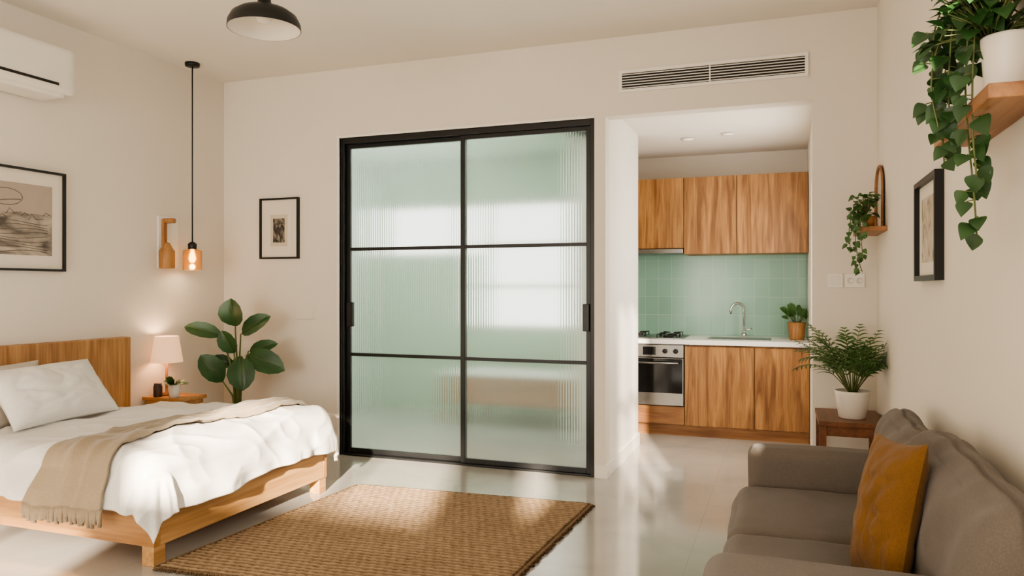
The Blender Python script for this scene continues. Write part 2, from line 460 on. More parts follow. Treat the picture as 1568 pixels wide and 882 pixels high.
# ------------------------------------------------------------ vent
g = group('air_vent', (-.44, 4.89, 2.637))
b = MB(); x0, x1, z0, z1 = -1.005, .122, 2.585, 2.69; f = .02
b.box(x0-f, x1+f, 4.885, 4.9, z0-f, z0); b.box(x0-f, x1+f, 4.885, 4.9, z1, z1+f)
b.box(x0-f, x0, 4.885, 4.9, z0, z1); b.box(x1, x1+f, 4.885, 4.9, z0, z1); b.box(-.445, -.437, 4.885, 4.9, z0, z1)
b.build('frame', ['trim'], g)
B('duct', x0, x1, 4.896, 4.9, z0, z1, 'slot', g)
b = MB()
for k in range(6):
    zz = z0+.009+k*.0175
    b.obox(Matrix.Translation((-.44, 4.889, zz)) @ Matrix.Rotation(.5, 4, 'X'), x1-x0, .012, .0045)
b.build('slats', ['trim'], g)

# ------------------------------------------------------------ kitchen units
g = group('kitchen_upper_cabinet', (-.55, 7.0, 1.9))
B('carcass', -1.49, .195, 6.825, 7.19, 1.63, 2.26, 'cab', g)
B('carcass_lower', -.84, .195, 6.825, 7.19, 1.575, 1.63, 'cab', g)
B('cabinet_door_1', -1.49, -.843, 6.8, 6.823, 1.63, 2.26, 'cab', g, .002)
B('cabinet_door_2', -.838, -.388, 6.8, 6.823, 1.575, 2.26, 'cab', g, .002)
B('cabinet_door_3', -.383, .195, 6.8, 6.823, 1.575, 2.26, 'cab', g, .002)
g = group('range_hood', (-1.15, 7.0, 1.6))
B('hood_body', -1.46, -.845, 6.78, 7.15, 1.585, 1.625, 'steel', g, .004)
g = group('kitchen_base_cabinet', (-.3, 6.8, .4))
B('carcass', -.795, .195, 6.525, 7.19, .09, .785, 'cab', g)
B('oven_housing', -1.49, -.80, 6.56, 7.19, .09, .785, 'cab', g)
B('cabinet_door_1', -.795, -.231, 6.5, 6.523, .1, .775, 'cab', g, .002)
B('cabinet_door_2', -.226, .195, 6.5, 6.523, .1, .775, 'cab', g, .002)
B('oven_drawer', -1.49, -.80, 6.5, 6.523, .1, .255, 'cabx', g, .002)
B('toe_kick', -1.49, .195, 6.55, 6.57, 0, .09, 'cabx', g)
B('kitchen_countertop', -1.49, .195, 6.48, 7.185, .79, .83, 'counter', None, .003)
B('backsplash', -1.49, .195, 7.188, 7.199, .83, 1.6, 'tiles')
g = group('oven', (-1.1, 6.5, .5))
B('control_panel', -1.395, -.803, 6.49, 6.555, .675, .785, 'steel', g, .003)
B('oven_door', -1.395, -.803, 6.485, 6.555, .262, .67, 'steel', g, .003)
B('oven_window', -1.385, -.813, 6.48, 6.486, .37, .665, 'oveng', g)
B('display', -1.15, -1.04, 6.487, 6.491, .695, .765, 'oveng', g)
b = MB(); rx = Matrix.Rotation(math.pi/2, 4, 'X')
for x in (-1.33, -1.23, -.96, -.87): b.lathe([(.02, 0), (.02, .02), (.016, .028), (0, .028)], (x, 6.49, .73), 20, 0, rx)
b.build('knobs', ['blackm'], g)
b = MB(); b.tube([(-1.36, 6.44, .63), (-.84, 6.44, .63)], .009, 10); b.tube([(-1.33, 6.44, .63), (-1.33, 6.49, .63)], .006); b.tube([(-.87, 6.44, .63), (-.87, 6.49, .63)], .006); b.build('handle', ['steel'], g)
g = group('gas_hob', (-1.1, 6.8, .84))
B('hob_plate', -1.4, -.82, 6.56, 7.05, .83, .838, 'steel', g)
b = MB()
for x in (-1.27, -.96):
    for y in (6.68, 6.92):
        b.lathe([(.045, .838), (.045, .852), (.03, .856), (0, .856)], (x, y, 0), 20)
        for a in range(4):
            an = a*math.pi/2+math.pi/4
            b.tube([(x+.03*math.cos(an), y+.03*math.sin(an), .868), (x+.12*math.cos(an), y+.12*math.sin(an), .868), (x+.12*math.cos(an), y+.12*math.sin(an), .838)], .005, 6)
b.build('burners', ['blackm'], g)
g = group('kitchen_faucet', (-.35, 7.0, .83))
b = MB(); fx, fy = -.335, 7.02
pts = [(fx, fy, .83), (fx, fy, 1.08)]
for k in range(1, 13):
    a = math.pi*k/12; pts.append((fx-.055*(1-math.cos(a)), fy-.03*(1-math.cos(a)), 1.08+.055*math.sin(a)))
pts.append((fx-.11, fy-.06, 1.04)); b.tube(pts, .011, 12)
b.lathe([(.026, 0), (.026, .03), (.018, .04), (0, .04)], (fx, fy, .83), 20); b.tube([(fx, fy, .89), (fx+.07, fy, .91)], .007)
b.build('spout', ['chrome'], g)
b = MB(); b.box(-.62, -.1, 6.62, 6.94, .83, .834); b.build('kitchen_sink', ['steel'])

def clay_pot(b, c, r, h, mi=0, soil=1, seg=32, taper=.8):
    x, y, z = c
    b.lathe([(r*taper*.92, 0), (r*taper, .005), (r, h), (r*.9, h), (r*.88, h-.02)], (x, y, z), seg, mi)
    b.lathe([(r*.89, h-.02), (0, h-.018)], (x, y, z), seg, soil)

def bush(b, c, n, r, zr, ll, hw, mi, prof='heart', stem=2):
    for _ in range(n):
        a = random.uniform(0, 2*math.pi); rad = r*math.sqrt(random.random()); zz = c[2]+random.uniform(0, zr)
        p = Vector((c[0]+rad*math.cos(a), c[1]+rad*math.sin(a), zz))
        d = Vector((math.cos(a), math.sin(a), random.uniform(-.6, .9))).normalized()
        l = ll*random.uniform(.7, 1.2)
        b.tube([(c[0], c[1], c[2]-.02), tuple((Vector(c)+p)/2+Vector((0, 0, .01))), tuple(p)], .0015, 5, stem)
        b.leaf(p, p+d*l, Vector((random.uniform(-.3, .3), random.uniform(-.8, -.1), 1)), hw*random.uniform(.8, 1.2), prof, mi, droop=.25)
b = MB(); pc = (.105, 6.85, .83); clay_pot(b, pc, .075, .15, 0, 1)
for k in range(34):
    a = random.uniform(0, 6.28); el = random.uniform(.5, 1.4); l = random.uniform(.12, .2)
    p = Vector((pc[0]+.02*math.cos(a), pc[1]+.02*math.sin(a), pc[2]+.14)); d = Vector((math.cos(a)*math.cos(el), math.sin(a)*math.cos(el), math.sin(el)))
    q = p+d*l*.5; b.tube([p, q], .0015, 5, 2); b.leaf(q, q+d*l*.55, (0, -.7, .7), .02, 'oval', 3, droop=.2)
b.build('potted_herb', ['potwood', 'soil', 'stem', 'leafm'], clampx=.19)
for i, (x, y) in enumerate(((-.75, 6.35), (-.42, 6.25))):
    b = MB(); b.lathe([(.055, 0), (.055, .008), (.042, .01)], (x, y, 2.508), 28, 0); b.lathe([(.04, 0), (0, 0.0001)], (x, y, 2.507), 28, 1)
    b.build('ceiling_downlight', ['trim', 'down'])

# ------------------------------------------------------------ wall pieces
def wall_frame(name, plane, c, a0, a1, z0, z1, t, depth, art, matw, sgn):
    """plane 'x' or 'y' at coordinate c, sgn = direction into room"""
    g = group(name, ((c, (a0+a1)/2, (z0+z1)/2) if plane == 'x' else ((a0+a1)/2, c, (z0+z1)/2)))
    def bx(nm, u0, u1, w0, w1, d0, d1, m, bv=0):
        lo, hi = sorted((c+sgn*d0, c+sgn*d1))
        if plane == 'x': B(nm, lo, hi, u0, u1, w0, w1, m, g, bv)
        else: B(nm, u0, u1, lo, hi, w0, w1, m, g, bv)
    bx('frame_top', a0, a1, z1-t, z1, 0, depth, 'black'); bx('frame_bottom', a0, a1, z0, z0+t, 0, depth, 'black')
    bx('frame_side_1', a0, a0+t, z0+t, z1-t, 0, depth, 'black'); bx('frame_side_2', a1-t, a1, z0+t, z1-t, 0, depth, 'black')
    bx('mat_board', a0+t, a1-t, z0+t, z1-t, 0, depth*.4, 'mat')
    bx('print', a0+t+matw[0], a1-t-matw[0], z0+t+matw[1], z1-t-matw[1], depth*.4, depth*.45, art)
    return g
g = wall_frame('framed_etching', 'x', XL, 2.5, 3.456, 1.376, 1.99, .014, .03, 'art1', (.07, .08), 1)
ax = XL+.0145
B('print_sky', ax-.001, ax, 2.585, 3.371, 1.72, 1.895, 'artsky', g)
b = MB()
for k in range(16):
    y = 2.62+k*.046; zz = 1.70+.02*math.sin(k*1.3)
    b.tube([(ax, y, zz), (ax, y+.02, zz+.02+.02*math.sin(k*2.1)), (ax, y+.05, zz+.005)], .002, 4)
for k in range(9):
    z0 = 1.49+.022*k
    b.tube([(ax, 2.6+.74*i/12, z0+.010*math.sin(i*.8+k)) for i in range(13)], .0015, 4)
b.tube([(ax, 3.08+.1*math.cos(t*.5), 1.81+.05*math.sin(t*.5)) for t in range(14)], .002, 4)
b.tube([(ax, 2.9+.03*t, 1.74+.012*t-.0006*t*t) for t in range(10)], .002, 4)
b.build('print_lines', ['artink'], g)
g = wall_frame('framed_portrait', 'y', YB, -3.907, -3.543, 1.502, 1.98, .014, .025, 'mat', (.05, .05), -1)
B('portrait_print', -3.785, -3.675, YB-.0125, YB-.011, 1.63, 1.82, 'art2', g)
B('portrait_border', -3.81, -3.65, YB-.0118, YB-.0105, 1.60, 1.85, simple('paper_tone', col(206, 194, 176), .8), g)
wall_frame('framed_botanical', 'x', XR, 2.925, 3.364, 1.30, 1.685, .02, .03, 'art3', (.06, .05), -1)

# switches
g = group('wall_switch', (.29, 4.895, 1.31)); B('plate', .25, .335, 4.891, 4.9, 1.275, 1.36, 'trim', g, .003); B('rocker', .265, .32, 4.888, 4.892, 1.29, 1.345, 'white', g, .002)
g = group('wall_outlet', (.4, 4.895, 1.31)); B('plate', .345, .455, 4.891, 4.9, 1.275, 1.36, 'trim', g, .003)
b = MB()
for x in (.375, .425): b.lathe([(.02, 0), (.02, .004), (.015, .004), (.015, .001), (0, .001)], (x, 4.891, 1.317), 20, 0, rx)
b.build('sockets', ['white'], g)
g = group('wall_switch', (-3.5, 4.895, 1.1)); B('plate', -3.58, -3.4, 4.893, 4.9, 1.03, 1.14, 'wall', g, .003); B('rocker', -3.5, -3.42, 4.89, 4.894, 1.045, 1.125, 'wall', g, .002)

# ------------------------------------------------------------ air conditioner
g = group('air_conditioner', (-4.15, 2.9, 2.57))
MB().rbox(XL+.002, -4.04, 2.48, 3.36, 2.435, 2.715, .03, (0, 0, 0), 16).build('body', ['white'], g)
MB().rbox(XL+.02, -4.06, 2.5, 3.3, 2.41, 2.45, .015, (0, 0, 0), 12).build('base', ['white'], g)
B('air_slot', -4.12, -4.036, 2.52, 3.24, 2.468, 2.49, 'slot', g)
b = MB(); b.obox(Matrix.Translation((-4.048, 2.87, 2.456)) @ Matrix.Rotation(-.5, 4, 'Y'), .05, .74, .006); b.build('louver', ['white'], g)

# ------------------------------------------------------------ ceiling lamp and pendant
g = group('ceiling_lamp', (-2.4, 3.03, 2.6))
c = (-2.4, 3.033, 0)
b = MB(); b.lathe([(.175, 2.545), (.173, 2.575), (.155, 2.61), (.12, 2.635), (.07, 2.65), (.035, 2.655), (.03, 2.70), (.026, 2.71), (0, 2.71)], c, 48, 0)
opencaps(b.build('shade', ['black'], g), lambda f: f.calc_center_median().z < 2.57)
b = MB(); b.lathe([(.172, 2.545), (.168, 2.572), (.15, 2.60), (.11, 2.625), (.03, 2.64), (0, 2.64)], c, 48)
opencaps(b.build('shade_inner', [simple('shade_inner_white', col(226, 218, 206), .6)], g), lambda f: f.calc_center_median().z < 2.57)
b = MB(); b.tube([(-2.4, 3.033, 2.7), (-2.4, 3.033, 2.93)], .018, 16); b.lathe([(.06, 2.915), (.06, 2.94)], c, 32); b.build('stem', ['black'], g)
b = MB(); b.lathe([(0, 2.575), (.03, 2.58), (.042, 2.605), (.03, 2.635), (0, 2.64)], c, 24); b.build('bulb', [simple('frosted_bulb', col(235, 228, 215), .5)], g)

px, py = -4.12, 4.39
g = group('pendant_lamp', (px, py, 2))
b = MB(); b.lathe([(.05, 2.915), (.052, 2.925), (.052, 2.94)], (px, py, 0), 32); b.tube([(px, py, 1.56), (px, py, 2.92)], .005, 8)
b.lathe([(.018, 1.555), (.03, 1.56), (.032, 1.60), (.012, 1.615), (0, 1.615)], (px, py, 0), 24); b.build('cord_and_socket', ['black'], g)
b = MB(); b.lathe([(.068, 1.405), (.066, 1.55), (.03, 1.562), (.028, 1.556), (.06, 1.545), (.062, 1.405)], (px, py, 0), 32)
opencaps(b.build('shade', ['amber'], g))
b = MB(); b.lathe([(0, 1.46), (.016, 1.467), (.024, 1.49), (.018, 1.52), (.01, 1.55), (0, 1.55)], (px, py, 0), 20); b.build('bulb', ['bulb'], g)
g = group('wall_sconce', (-4.24, 4.25, 1.6))
B('backplate', XL, XL+.012, 4.21, 4.40, 1.42, 1.80, 'trim', g, .003)
MB().rbox(XL+.012, XL+.035, 4.235, 4.275, 1.5, 1.775, .01, n=10).build('bracket_stem', ['potwood'], g)
MB().rbox(XL+.012, XL+.12, 4.235, 4.275, 1.745, 1.78, .01, n=10).build('bracket_arm', ['potwood'], g)
b = MB(); b.lathe([(.05, 1.415), (.054, 1.42), (.054, 1.54), (.04, 1.56), (.02, 1.60), (0, 1.605)], (-4.208, 4.235, 0), 28); b.build('wood_shade', ['potwood'], g)

# ------------------------------------------------------------ bed
bx0, bx1, by0, by1 = XL+.01, -2.69, 2.63, 4.0
g = group('bed', (-3.5, 3.3, 0))
MB().box(bx0, XL+.08, 2.5, 3.905, .12, .94).build('headboard', ['head'], g, .006)
B('rail_near', XL+.08, bx1, by0, by0+.04, .09, .30, 'bedwx', g, .004)
B('rail_far', XL+.08, bx1, by1-.04, by1, .09, .30, 'bedwx', g, .004)
B('rail_foot', bx1-.04, bx1, by0+.04, by1-.04, .09, .30, 'bedw', g, .004)
B('slat_base', XL+.08, bx1-.04, by0+.04, by1-.04, .18, .22, 'bedwx', g)
for i, (x, y) in enumerate(((bx1-.075, by0+.005), (bx1-.075, by1-.075), (XL+.1, by0+.005), (XL+.1, by1-.075))):
    B('leg_%d' % (i+1), x, x+.07, y, y+.07, 0, .095, 'bedw', g, .003)
MB().rbox(XL+.09, bx1-.03, by0+.03, by1-.03, .22, .465, .05, (0, 0, .005), 16).build('mattress', ['linen'], g)

TOP = .515; R = .09; EX, EY0, EY1 = bx1-.045, by0+.05, by1-.06
def ridge(P): return (1-min(1, abs(noise.noise(P))*2.2))**2
def drape(a, b_, lift=0., foldamp=.024):
    dx = max(0, a-EX); dn = max(0, EY0-b_); df = max(0, b_-EY1)
    dy = dn if dn else df; sy = -1 if dn else 1
    d = math.hypot(dx, dy)
    x = min(a, EX); y = min(max(b_, EY0), EY1); z = TOP+lift
    top = max(0., 1-d/.14)
    puff = noise.noise(Vector((a*2.8, b_*2.8, 0)))*.028+noise.noise(Vector((a*7+b_*2, b_*3.5-a*2, 3)))*.011
    wr = ridge(Vector((a*3.2+b_*1.6, b_*1.4-a*.8, 9)))*.015+ridge(Vector((a*6-b_*3.5, b_*3+a*2.5, 4)))*.009
    z += (puff+wr-.006)*(.45+.55*top)+.03*math.exp(-((a-EX+.16)/.22)**2)*top
    if d > 0:
        nx, ny = dx/d, sy*dy/d
        RR = R+lift
        th = min(d/R, math.pi/2); ex = max(0, d-R*math.pi/2)
        out = RR*math.sin(th); down = RR*(1-math.cos(th))+ex
        per = (b_ if dx > dy else a)*1.0
        if dx > 0 and dy > 0: per = math.atan2(dy, dx)*.5
        fold = foldamp*(math.sin(per*13+1.2*math.sin(per*5))+.5*math.sin(per*31+1+2*math.sin(per*5)))*min(1, ex/.12)
        if df: fold *= .2
        out += (.12*ex+.02*min(1, ex/.1))*(.2 if df and not dx else 1)+fold*.6+wr*.8
        x += nx*out; y += ny*out; z -= down
    return Vector((x, y, max(z, .03)))
def duvet(u, v):
    a = -3.93+(EX+.30+.02*math.sin(v*7)+3.93)*u; b_ = (EY0-.31)+(EY1-EY0+.31+.2)*v
    return drape(a, b_)
b = MB(); b.sheet(duvet, 190, 190)
o = b.build('duvet', ['linen'], g); sm = o.modifiers.new('thick', 'SOLIDIFY'); sm.thickness = .022; sm.offset = -1
def throwf(u, v):
    b_ = (EY0-.31)+(EY1-EY0+.31+.12)*v
    l = -3.36+.24*v+.025*math.sin(v*11); r = -2.94+.13*v+.03*math.sin(v*9+1)
    p = drape(l+(r-l)*u, b_, .014)
    p.z += .007*math.sin(u*26+4*math.sin(v*6)) * (1 if v > .3 else .4)
    return p
b = MB(); b.sheet(throwf, 60, 170)
for k in range(48):
    u = (k+.5)/48; p = throwf(u, 0)
    dz = .065+random.uniform(-.012, .012); jx = random.uniform(-.01, .01)
    b.tube([p, p+Vector((jx*.5, -.003, -dz*.5)), p+Vector((jx, -.002, -dz))], [.0028, .002, .003], 5)
o = b.build('throw_blanket', ['throw'], g); sm = o.modifiers.new('thick', 'SOLIDIFY'); sm.thickness = .008; sm.offset = 1

def pillow(b, c, W, Hh, T, rot, mi=0, seed=0, wr=.012):
    mt = Matrix.Translation(c) @ rot
    def side(sg):
        def fn(a, q):
            u = a*2-1; v = q*2-1
            th = T*(max(0, (1-abs(u)**2.6))*max(0, (1-abs(v)**2.6)))**.55
            x = W*u*(1-.08*(1-v*v)); y = Hh*v*(1-.08*(1-u*u))
            k = noise.noise(Vector((u*2.3+seed, v*2.3, seed)))+.6*noise.noise(Vector((u*5, v*5+seed, seed)))
            k -= .8*ridge(Vector((u*1.6+seed, v*2.4, seed+3)))
            return mt @ Vector((x, y, sg*(th+wr*k*(1-u**4)*(1-v**4))))
        return fn
    b.sheet(side(1), 48, 48, mi); b.sheet(side(-1), 48, 48, mi)
# local X along world y, local Y up the headboard, local Z facing +x
def lean(ang, twist=0, roll=0):
    base = Matrix(((0, 0, 1, 0), (1, 0, 0, 0), (0, 1, 0, 0), (0, 0, 0, 1)))
    return Matrix.Rotation(twist, 4, 'Z') @ Matrix.Rotation(-ang, 4, 'Y') @ base @ Matrix.Rotation(roll, 4, 'Z')
b = MB(); pillow(b, (-3.93, 3.12, .675), .33, .2, .11, lean(.72, -.05, .04), 0, 3, .016); b.build('pillow_front', ['linen'], g)
b = MB(); pillow(b, (-4.06, 2.85, .67), .32, .19, .07, lean(.3), 0, 8); b.build('pillow_back', ['linen2'], g)

# ------------------------------------------------------------ nightstand + lamp
g = group('nightstand', (-4.08, 4.2, 0))
B('top', XL+.014, -3.92, 4.06, 4.32, .48, .505, 'bedwx', g, .003)
B('drawer_box', XL+.03, -3.94, 4.07, 4.305, .34, .48, 'bedwx', g, .003)
for i, (x, y) in enumerate(((XL+.03, 4.07), (-3.975, 4.07), (XL+.03, 4.28), (-3.975, 4.28))): B('leg_%d' % (i+1), x, x+.03, y, y+.03, 0, .34, 'bedwx', g)
g = group('table_lamp', (-4.155, 4.19, .5)); lc = (-4.16, 4.185, 0)
b = MB(); b.lathe([(.05, .505), (.05, .515), (.012, .525), (.009, .56), (.009, .76), (0, .76)], lc, 24); b.build('base', ['shelf'], g)
b = MB(); b.lathe([(.109, .742), (.080, .928), (.078, .928), (.106, .742)], lc, 40); opencaps(b.build('shade', ['shade'], g))
b = MB(); b.lathe([(0, .78), (.02, .79), (.026, .82), (0, .85)], lc, 16); b.build('bulb', [simple('lamp_bulb', col(255, 225, 190), .5, emis=col(255, 196, 140), es=12)], g)
b = MB(); pc = (-4.025, 4.12, .505); clay_pot(b, pc, .042, .09)
for k in range(34):
    a = random.uniform(0, 6.28); el = random.uniform(.2, 1.3); l = random.uniform(.06, .10)
    p = Vector((pc[0]+.01*math.cos(a), pc[1]+.01*math.sin(a), pc[2]+.08)); d = Vector((math.cos(a)*math.cos(el), math.sin(a)*math.cos(el), math.sin(el)))
    b.leaf(p, p+d*l, (0, -.5, .8), .012, 'oval', 2, droop=.2)
b.build('potted_succulent', ['ceramic', 'soil', 'leafm'])
b = MB(); b.lathe([(.028, 0), (.03, .005), (.03, .075), (.026, .08), (.026, .095), (0, .095)], (-4.15, 4.095, .505), 24); b.build('jar', ['jar'])

# ------------------------------------------------------------ big leafy plant
P0 = Vector((-3.83, 4.54, 0)); RV = Vector((.94, .342, 0)); FV = Vector((.342, -.94, 0))
def W(r, z, d=0): return P0+RV*r+Vector((0, 0, z))+FV*d
b = MB(); clay_pot(b, tuple(P0), .16, .32)
leaves = [((-.01, .985), (-.03, 1.20), .10, .03), ((-.10, .925), (-.36, 1.0), .06, .05), ((.02, .93), (.25, 1.075), .068, .0), ((.0, .79), (-.075, .965), .068, .08),
          ((-.09, .58), (-.235, .79), .085, .06), ((.05, .76), (.09, .535), .10, .1), ((.08, .78), (.37, .68), .09, .04), ((.07, .80), (.30, .87), .05, -.02),
          ((-.02, .60), (.03, .77), .06, -.03), ((-.05, .70), (-.22, .74), .055, -.05)]
for (r0, z0), (r1, z1), hw, d in leaves:
    base = W(r0, z0, d); tip = W(r1, z1, d+.05)
    mid = W(r0*.35, .34+(z0-.34)*.55, d*.4)
    b.tube([W(r0*.08, .3), mid, base], [.011, .008, .005], 8, 2)
    b.leaf(base, tip, FV+Vector((random.uniform(-.3, .3), 0, .45)), hw, 'oval', 3, droop=.03, fold=.18, nu=12, nv=6, curl=.25)
    b.tube([base, base+(tip-base)*.5+FV*.004, base+(tip-base)*.9], .0025, 5, 2)
b.build('rubber_plant', ['ceramic', 'soil', 'stem', 'leafd'], clampy=4.88)

# ------------------------------------------------------------ jute rug
cn = [Vector((-2.665, 2.62, 0)), Vector((-1.12, 2.72, 0)), Vector((-1.06, 4.24, 0)), Vector((-2.56, 4.15, 0))]
def rugp(u, v, z=0):
    p = cn[0]*(1-u)*(1-v)+cn[1]*u*(1-v)+cn[2]*u*v+cn[3]*(1-u)*v
    return Vector((p.x, p.y, z))
NR = 46
def rugf(u, v):
    e = min(u, 1-u, v, 1-v); h = .014*min(1, e/.006+.05)
    vv = v+.003*noise.noise(Vector((u*30, v*30, 5)))
    rib = .0065*abs(math.sin(vv*NR*math.pi))+.0008*math.sin(u*210+2.2*int(vv*NR))
    p = rugp(u, v)
    wob = .006*noise.noise(Vector((u*12, v*12, 0)))
    p.x += wob; p.y += wob
    p.z = .001+h+rib*min(1, e/.008)+.002*noise.noise(Vector((u*40, v*40, 2)))
    return p
b = MB(); b.sheet(rugf, 240, NR*7)
def yarn(u, v, du, dv):
    p = rugp(u, v, .012); q = rugp(u+du, v+dv, .006); m = (p+q)/2+Vector((0, 0, .004)); q += Vector((random.uniform(-.008, .008), random.uniform(-.008, .008), 0))
    b.tube([p, m, q], [.0055, .006, .0035], 5)
for k in range(130):
    t = (k+.5)/130
    yarn(0, t, -.010, 0); yarn(1, t, .018, 0); yarn(t, 0, 0, -.014); yarn(t, 1, 0, .016)
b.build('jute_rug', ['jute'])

# ------------------------------------------------------------ sofa
g = group('sofa', (.15, 2.5, 0))
MB().rbox(-.15, .5, 1.62, 3.33, .07, .33, .03, n=12).build('base', ['sofa'], g)
MB().rbox(-.14, .5, 3.19, 3.35, .07, .62, .045, (0, .004, .004), 24, nz=.003).build('arm_far', ['sofa'], g)
MB().rbox(-.175, .5, 1.62, 1.87, .07, .648, .05, (0, .004, .006), 24, nz=.003).build('arm_near', ['sofa'], g)
MB().rbox(-.175, .36, 1.87, 2.56, .31, .475, .045, (.012, 0, .022), 30, nz=.006).build('seat_cushion_1', ['sofa'], g)
MB().rbox(-.175, .36, 2.565, 3.19, .31, .475, .045, (.012, 0, .022), 30, nz=.006).build('seat_cushion_2', ['sofa'], g)
MB().rbox(.42, .505, 1.56, 3.33, .07, .72, .035, n=20).build('back_frame', ['sofa'], g)
def creases(p, q, c):
    k = math.exp(-((q.x+.15)/.10)**2)*(1 if q.z > .2 else 0)
    f = .006*math.sin(q.y*11+q.z*3)*max(0, 1-abs(q.z-.5))
    return Vector((p.x+f*(1 if q.x < 0 else 0), p.y, p.z-.009*k))
def back(nm, y0, y1, zt, n):
    c = Vector((.37, (y0+y1)/2, .65)); mt = Matrix.Translation(c) @ Matrix.Rotation(.14, 4, 'Y') @ Matrix.Translation(-c)
    MB().rbox(.32, .465, y0, y1, .46, zt, .068, (.02, .0, .015), n, nz=.010, mat=mt, wr=creases).build(nm, ['sofa'], g)
back('back_cushion_1', 1.56, 2.49, .865, 60); back('back_cushion_2', 2.49, 3.19, .82, 54)
for i, (x, y) in enumerate(((-.1, 1.68), (-.1, 3.24), (.42, 1.68), (.42, 3.24))): B('foot_%d' % (i+1), x, x+.05, y, y+.05, 0, .08, 'blackm', g)
b = MB(); rot = Matrix.Rotation(math.pi, 4, 'Z') @ lean(.22, .24, .10)
pillow(b, (.25, 2.14, .70), .155, .19, .058, rot, 0, 5, .010); b.build('throw_pillow', ['mustard'], None)

# ------------------------------------------------------------ side table + palm
g = group('side_table', (.34, 4.55, 0))
B('top', .175, .505, 4.32, 4.8, .535, .56, 'table', g, .003)
B('apron', .195, .495, 4.34, 4.78, .48, .535, 'table', g)
for i, (x, y) in enumerate(((.18, 4.325), (.465, 4.325), (.18, 4.76), (.465, 4.76))): B('leg_%d' % (i+1), x, x+.035, y, y+.035, 0, .535, 'table', g)
b = MB(); pc = Vector((.355, 4.50, .56))
b.lathe([(.066, 0), (.07, .004), (.09, .135), (.092, .15), (.083, .15), (.08, .13)], pc, 40, 0); b.lathe([(.081, .13), (0, .135)], pc, 32, 1)
for k in range(38):
    az = k*2.399+random.uniform(-.2, .2); L = random.uniform(.32, .46); el = random.uniform(.6, 1.4); dr = random.uniform(.15, .55)
    if math.cos(az) > .3: L *= .75; el = max(el, 1.0)
    p0 = pc+Vector((.015*math.cos(az), .015*math.sin(az), .13)); pts = []
    for i in range(13):
        t = i/12; r = L*t*math.cos(el)*.95+.06*t*t; z = L*t*math.sin(el)*1.25-dr*L*t**2.6
        pts.append(p0+Vector((r*math.cos(az), r*math.sin(az), z)))
    b.tube(pts, [.003*(1-.7*i/12) for i in range(13)], 5, 2)
    for i in range(4, 13):
        t = i/12; tan = (pts[min(i+1, 12)]-pts[i-1]).normalized(); sd = tan.cross(Vector((0, 0, 1))).normalized(); up = sd.cross(tan)
        l = .11*math.sin(math.pi*(.18+.72*t))
        for sg in (-1, 1):
            dr_ = (tan*.85+sd*sg*.75+up*.05).normalized()
            b.leaf(pts[i], pts[i]+dr_*l, up, .0065, 'blade', 3, droop=.4, fold=.2, nu=4, nv=2)
b.build('potted_palm', ['ceramic', 'soil', 'stem', 'leaff'], clampx=.51, clampy=4.885)

# ------------------------------------------------------------ small shelf in the corner
g = group('wall_shelf', (.45, 4.62, 1.6))
B('board', .385, XR, 4.42, 4.84, 1.578, 1.605, 'shelf', g, .003)
b = MB(); pts = [(.505, 4.51, 1.606)]
for k in range(0, 13):
    a = math.pi*k/12; pts.append((.505, 4.67-.16*math.cos(a), 1.83+.13*math.sin(a)))
pts.append((.505, 4.83, 1.606)); pts.append((.505, 4.51, 1.606))
b.tube(pts, .007, 8); b.build('arched_mirror_frame', ['shelf'], g)
b = MB(); poly = [(.508, y, z) for _, y, z in pts[:-1]]; b.add(poly, [tuple(range(len(poly)))]); b.build('mirror_glass', ['chrome'], g)

def vine(b, pts, n, ll, hw, mi, sm=2, jit=.6):
    P = [Vector(p) for p in pts]; path = []
    for i in range(len(P)-1):
        p0 = P[max(i-1, 0)]; p1 = P[i]; p2 = P[i+1]; p3 = P[min(i+2, len(P)-1)]
        for k in range(6):
            t = k/6
            path.append(.5*((2*p1)+(p2-p0)*t+(2*p0-5*p1+4*p2-p3)*t*t+(3*p1-p0-3*p2+p3)*t**3))
    path.append(P[-1]); b.tube(path, .0022, 5, sm)
    for k in range(n):
        q = path[int((k+.6)/n*(len(path)-1))]; a = random.uniform(0, 6.28)
        off = Vector((math.cos(a), math.sin(a)*.8-.25, random.uniform(-.3, .25))).normalized()
        s0 = q+off*ll*.45; l = ll*random.uniform(.75, 1.2)
        b.tube([q, s0], .0013, 4, sm)
        d = (off*.55+Vector((0, 0, -jit*1.3))+Vector((random.uniform(-.3, .3), 0, 0))).normalized()
        b.leaf(s0, s0+d*l, Vector((-.35+random.uniform(-.5, .3), -.9, .35)), hw*random.uniform(.85, 1.15), 'heart', mi, droop=.05, fold=.12, nu=8, nv=4, curl=.2)

b = MB(); pc = (.435, 4.50, 1.605); b.lathe([(.028, 0), (.035, .06), (.03, .06), (.028, .05), (0, .05)], pc, 24, 0)
bush(b, (.415, 4.50, 1.67), 80, .07, .12, .035, .016, 3)
vine(b, [(.42, 4.50, 1.67), (.38, 4.46, 1.66), (.365, 4.44, 1.55), (.375, 4.44, 1.45), (.40, 4.45, 1.36)], 26, .032, .014, 3)
vine(b, [(.42, 4.50, 1.67), (.36, 4.45, 1.67), (.335, 4.44, 1.60), (.34, 4.44, 1.48)], 18, .032, .014, 3)
vine(b, [(.42, 4.50, 1.67), (.39, 4.41, 1.65), (.39, 4.40, 1.55), (.40, 4.40, 1.42)], 18, .03, .013, 3)
b.build('trailing_plant', ['potwood', 'soil', 'stem', 'leafm'], clampx=.515)

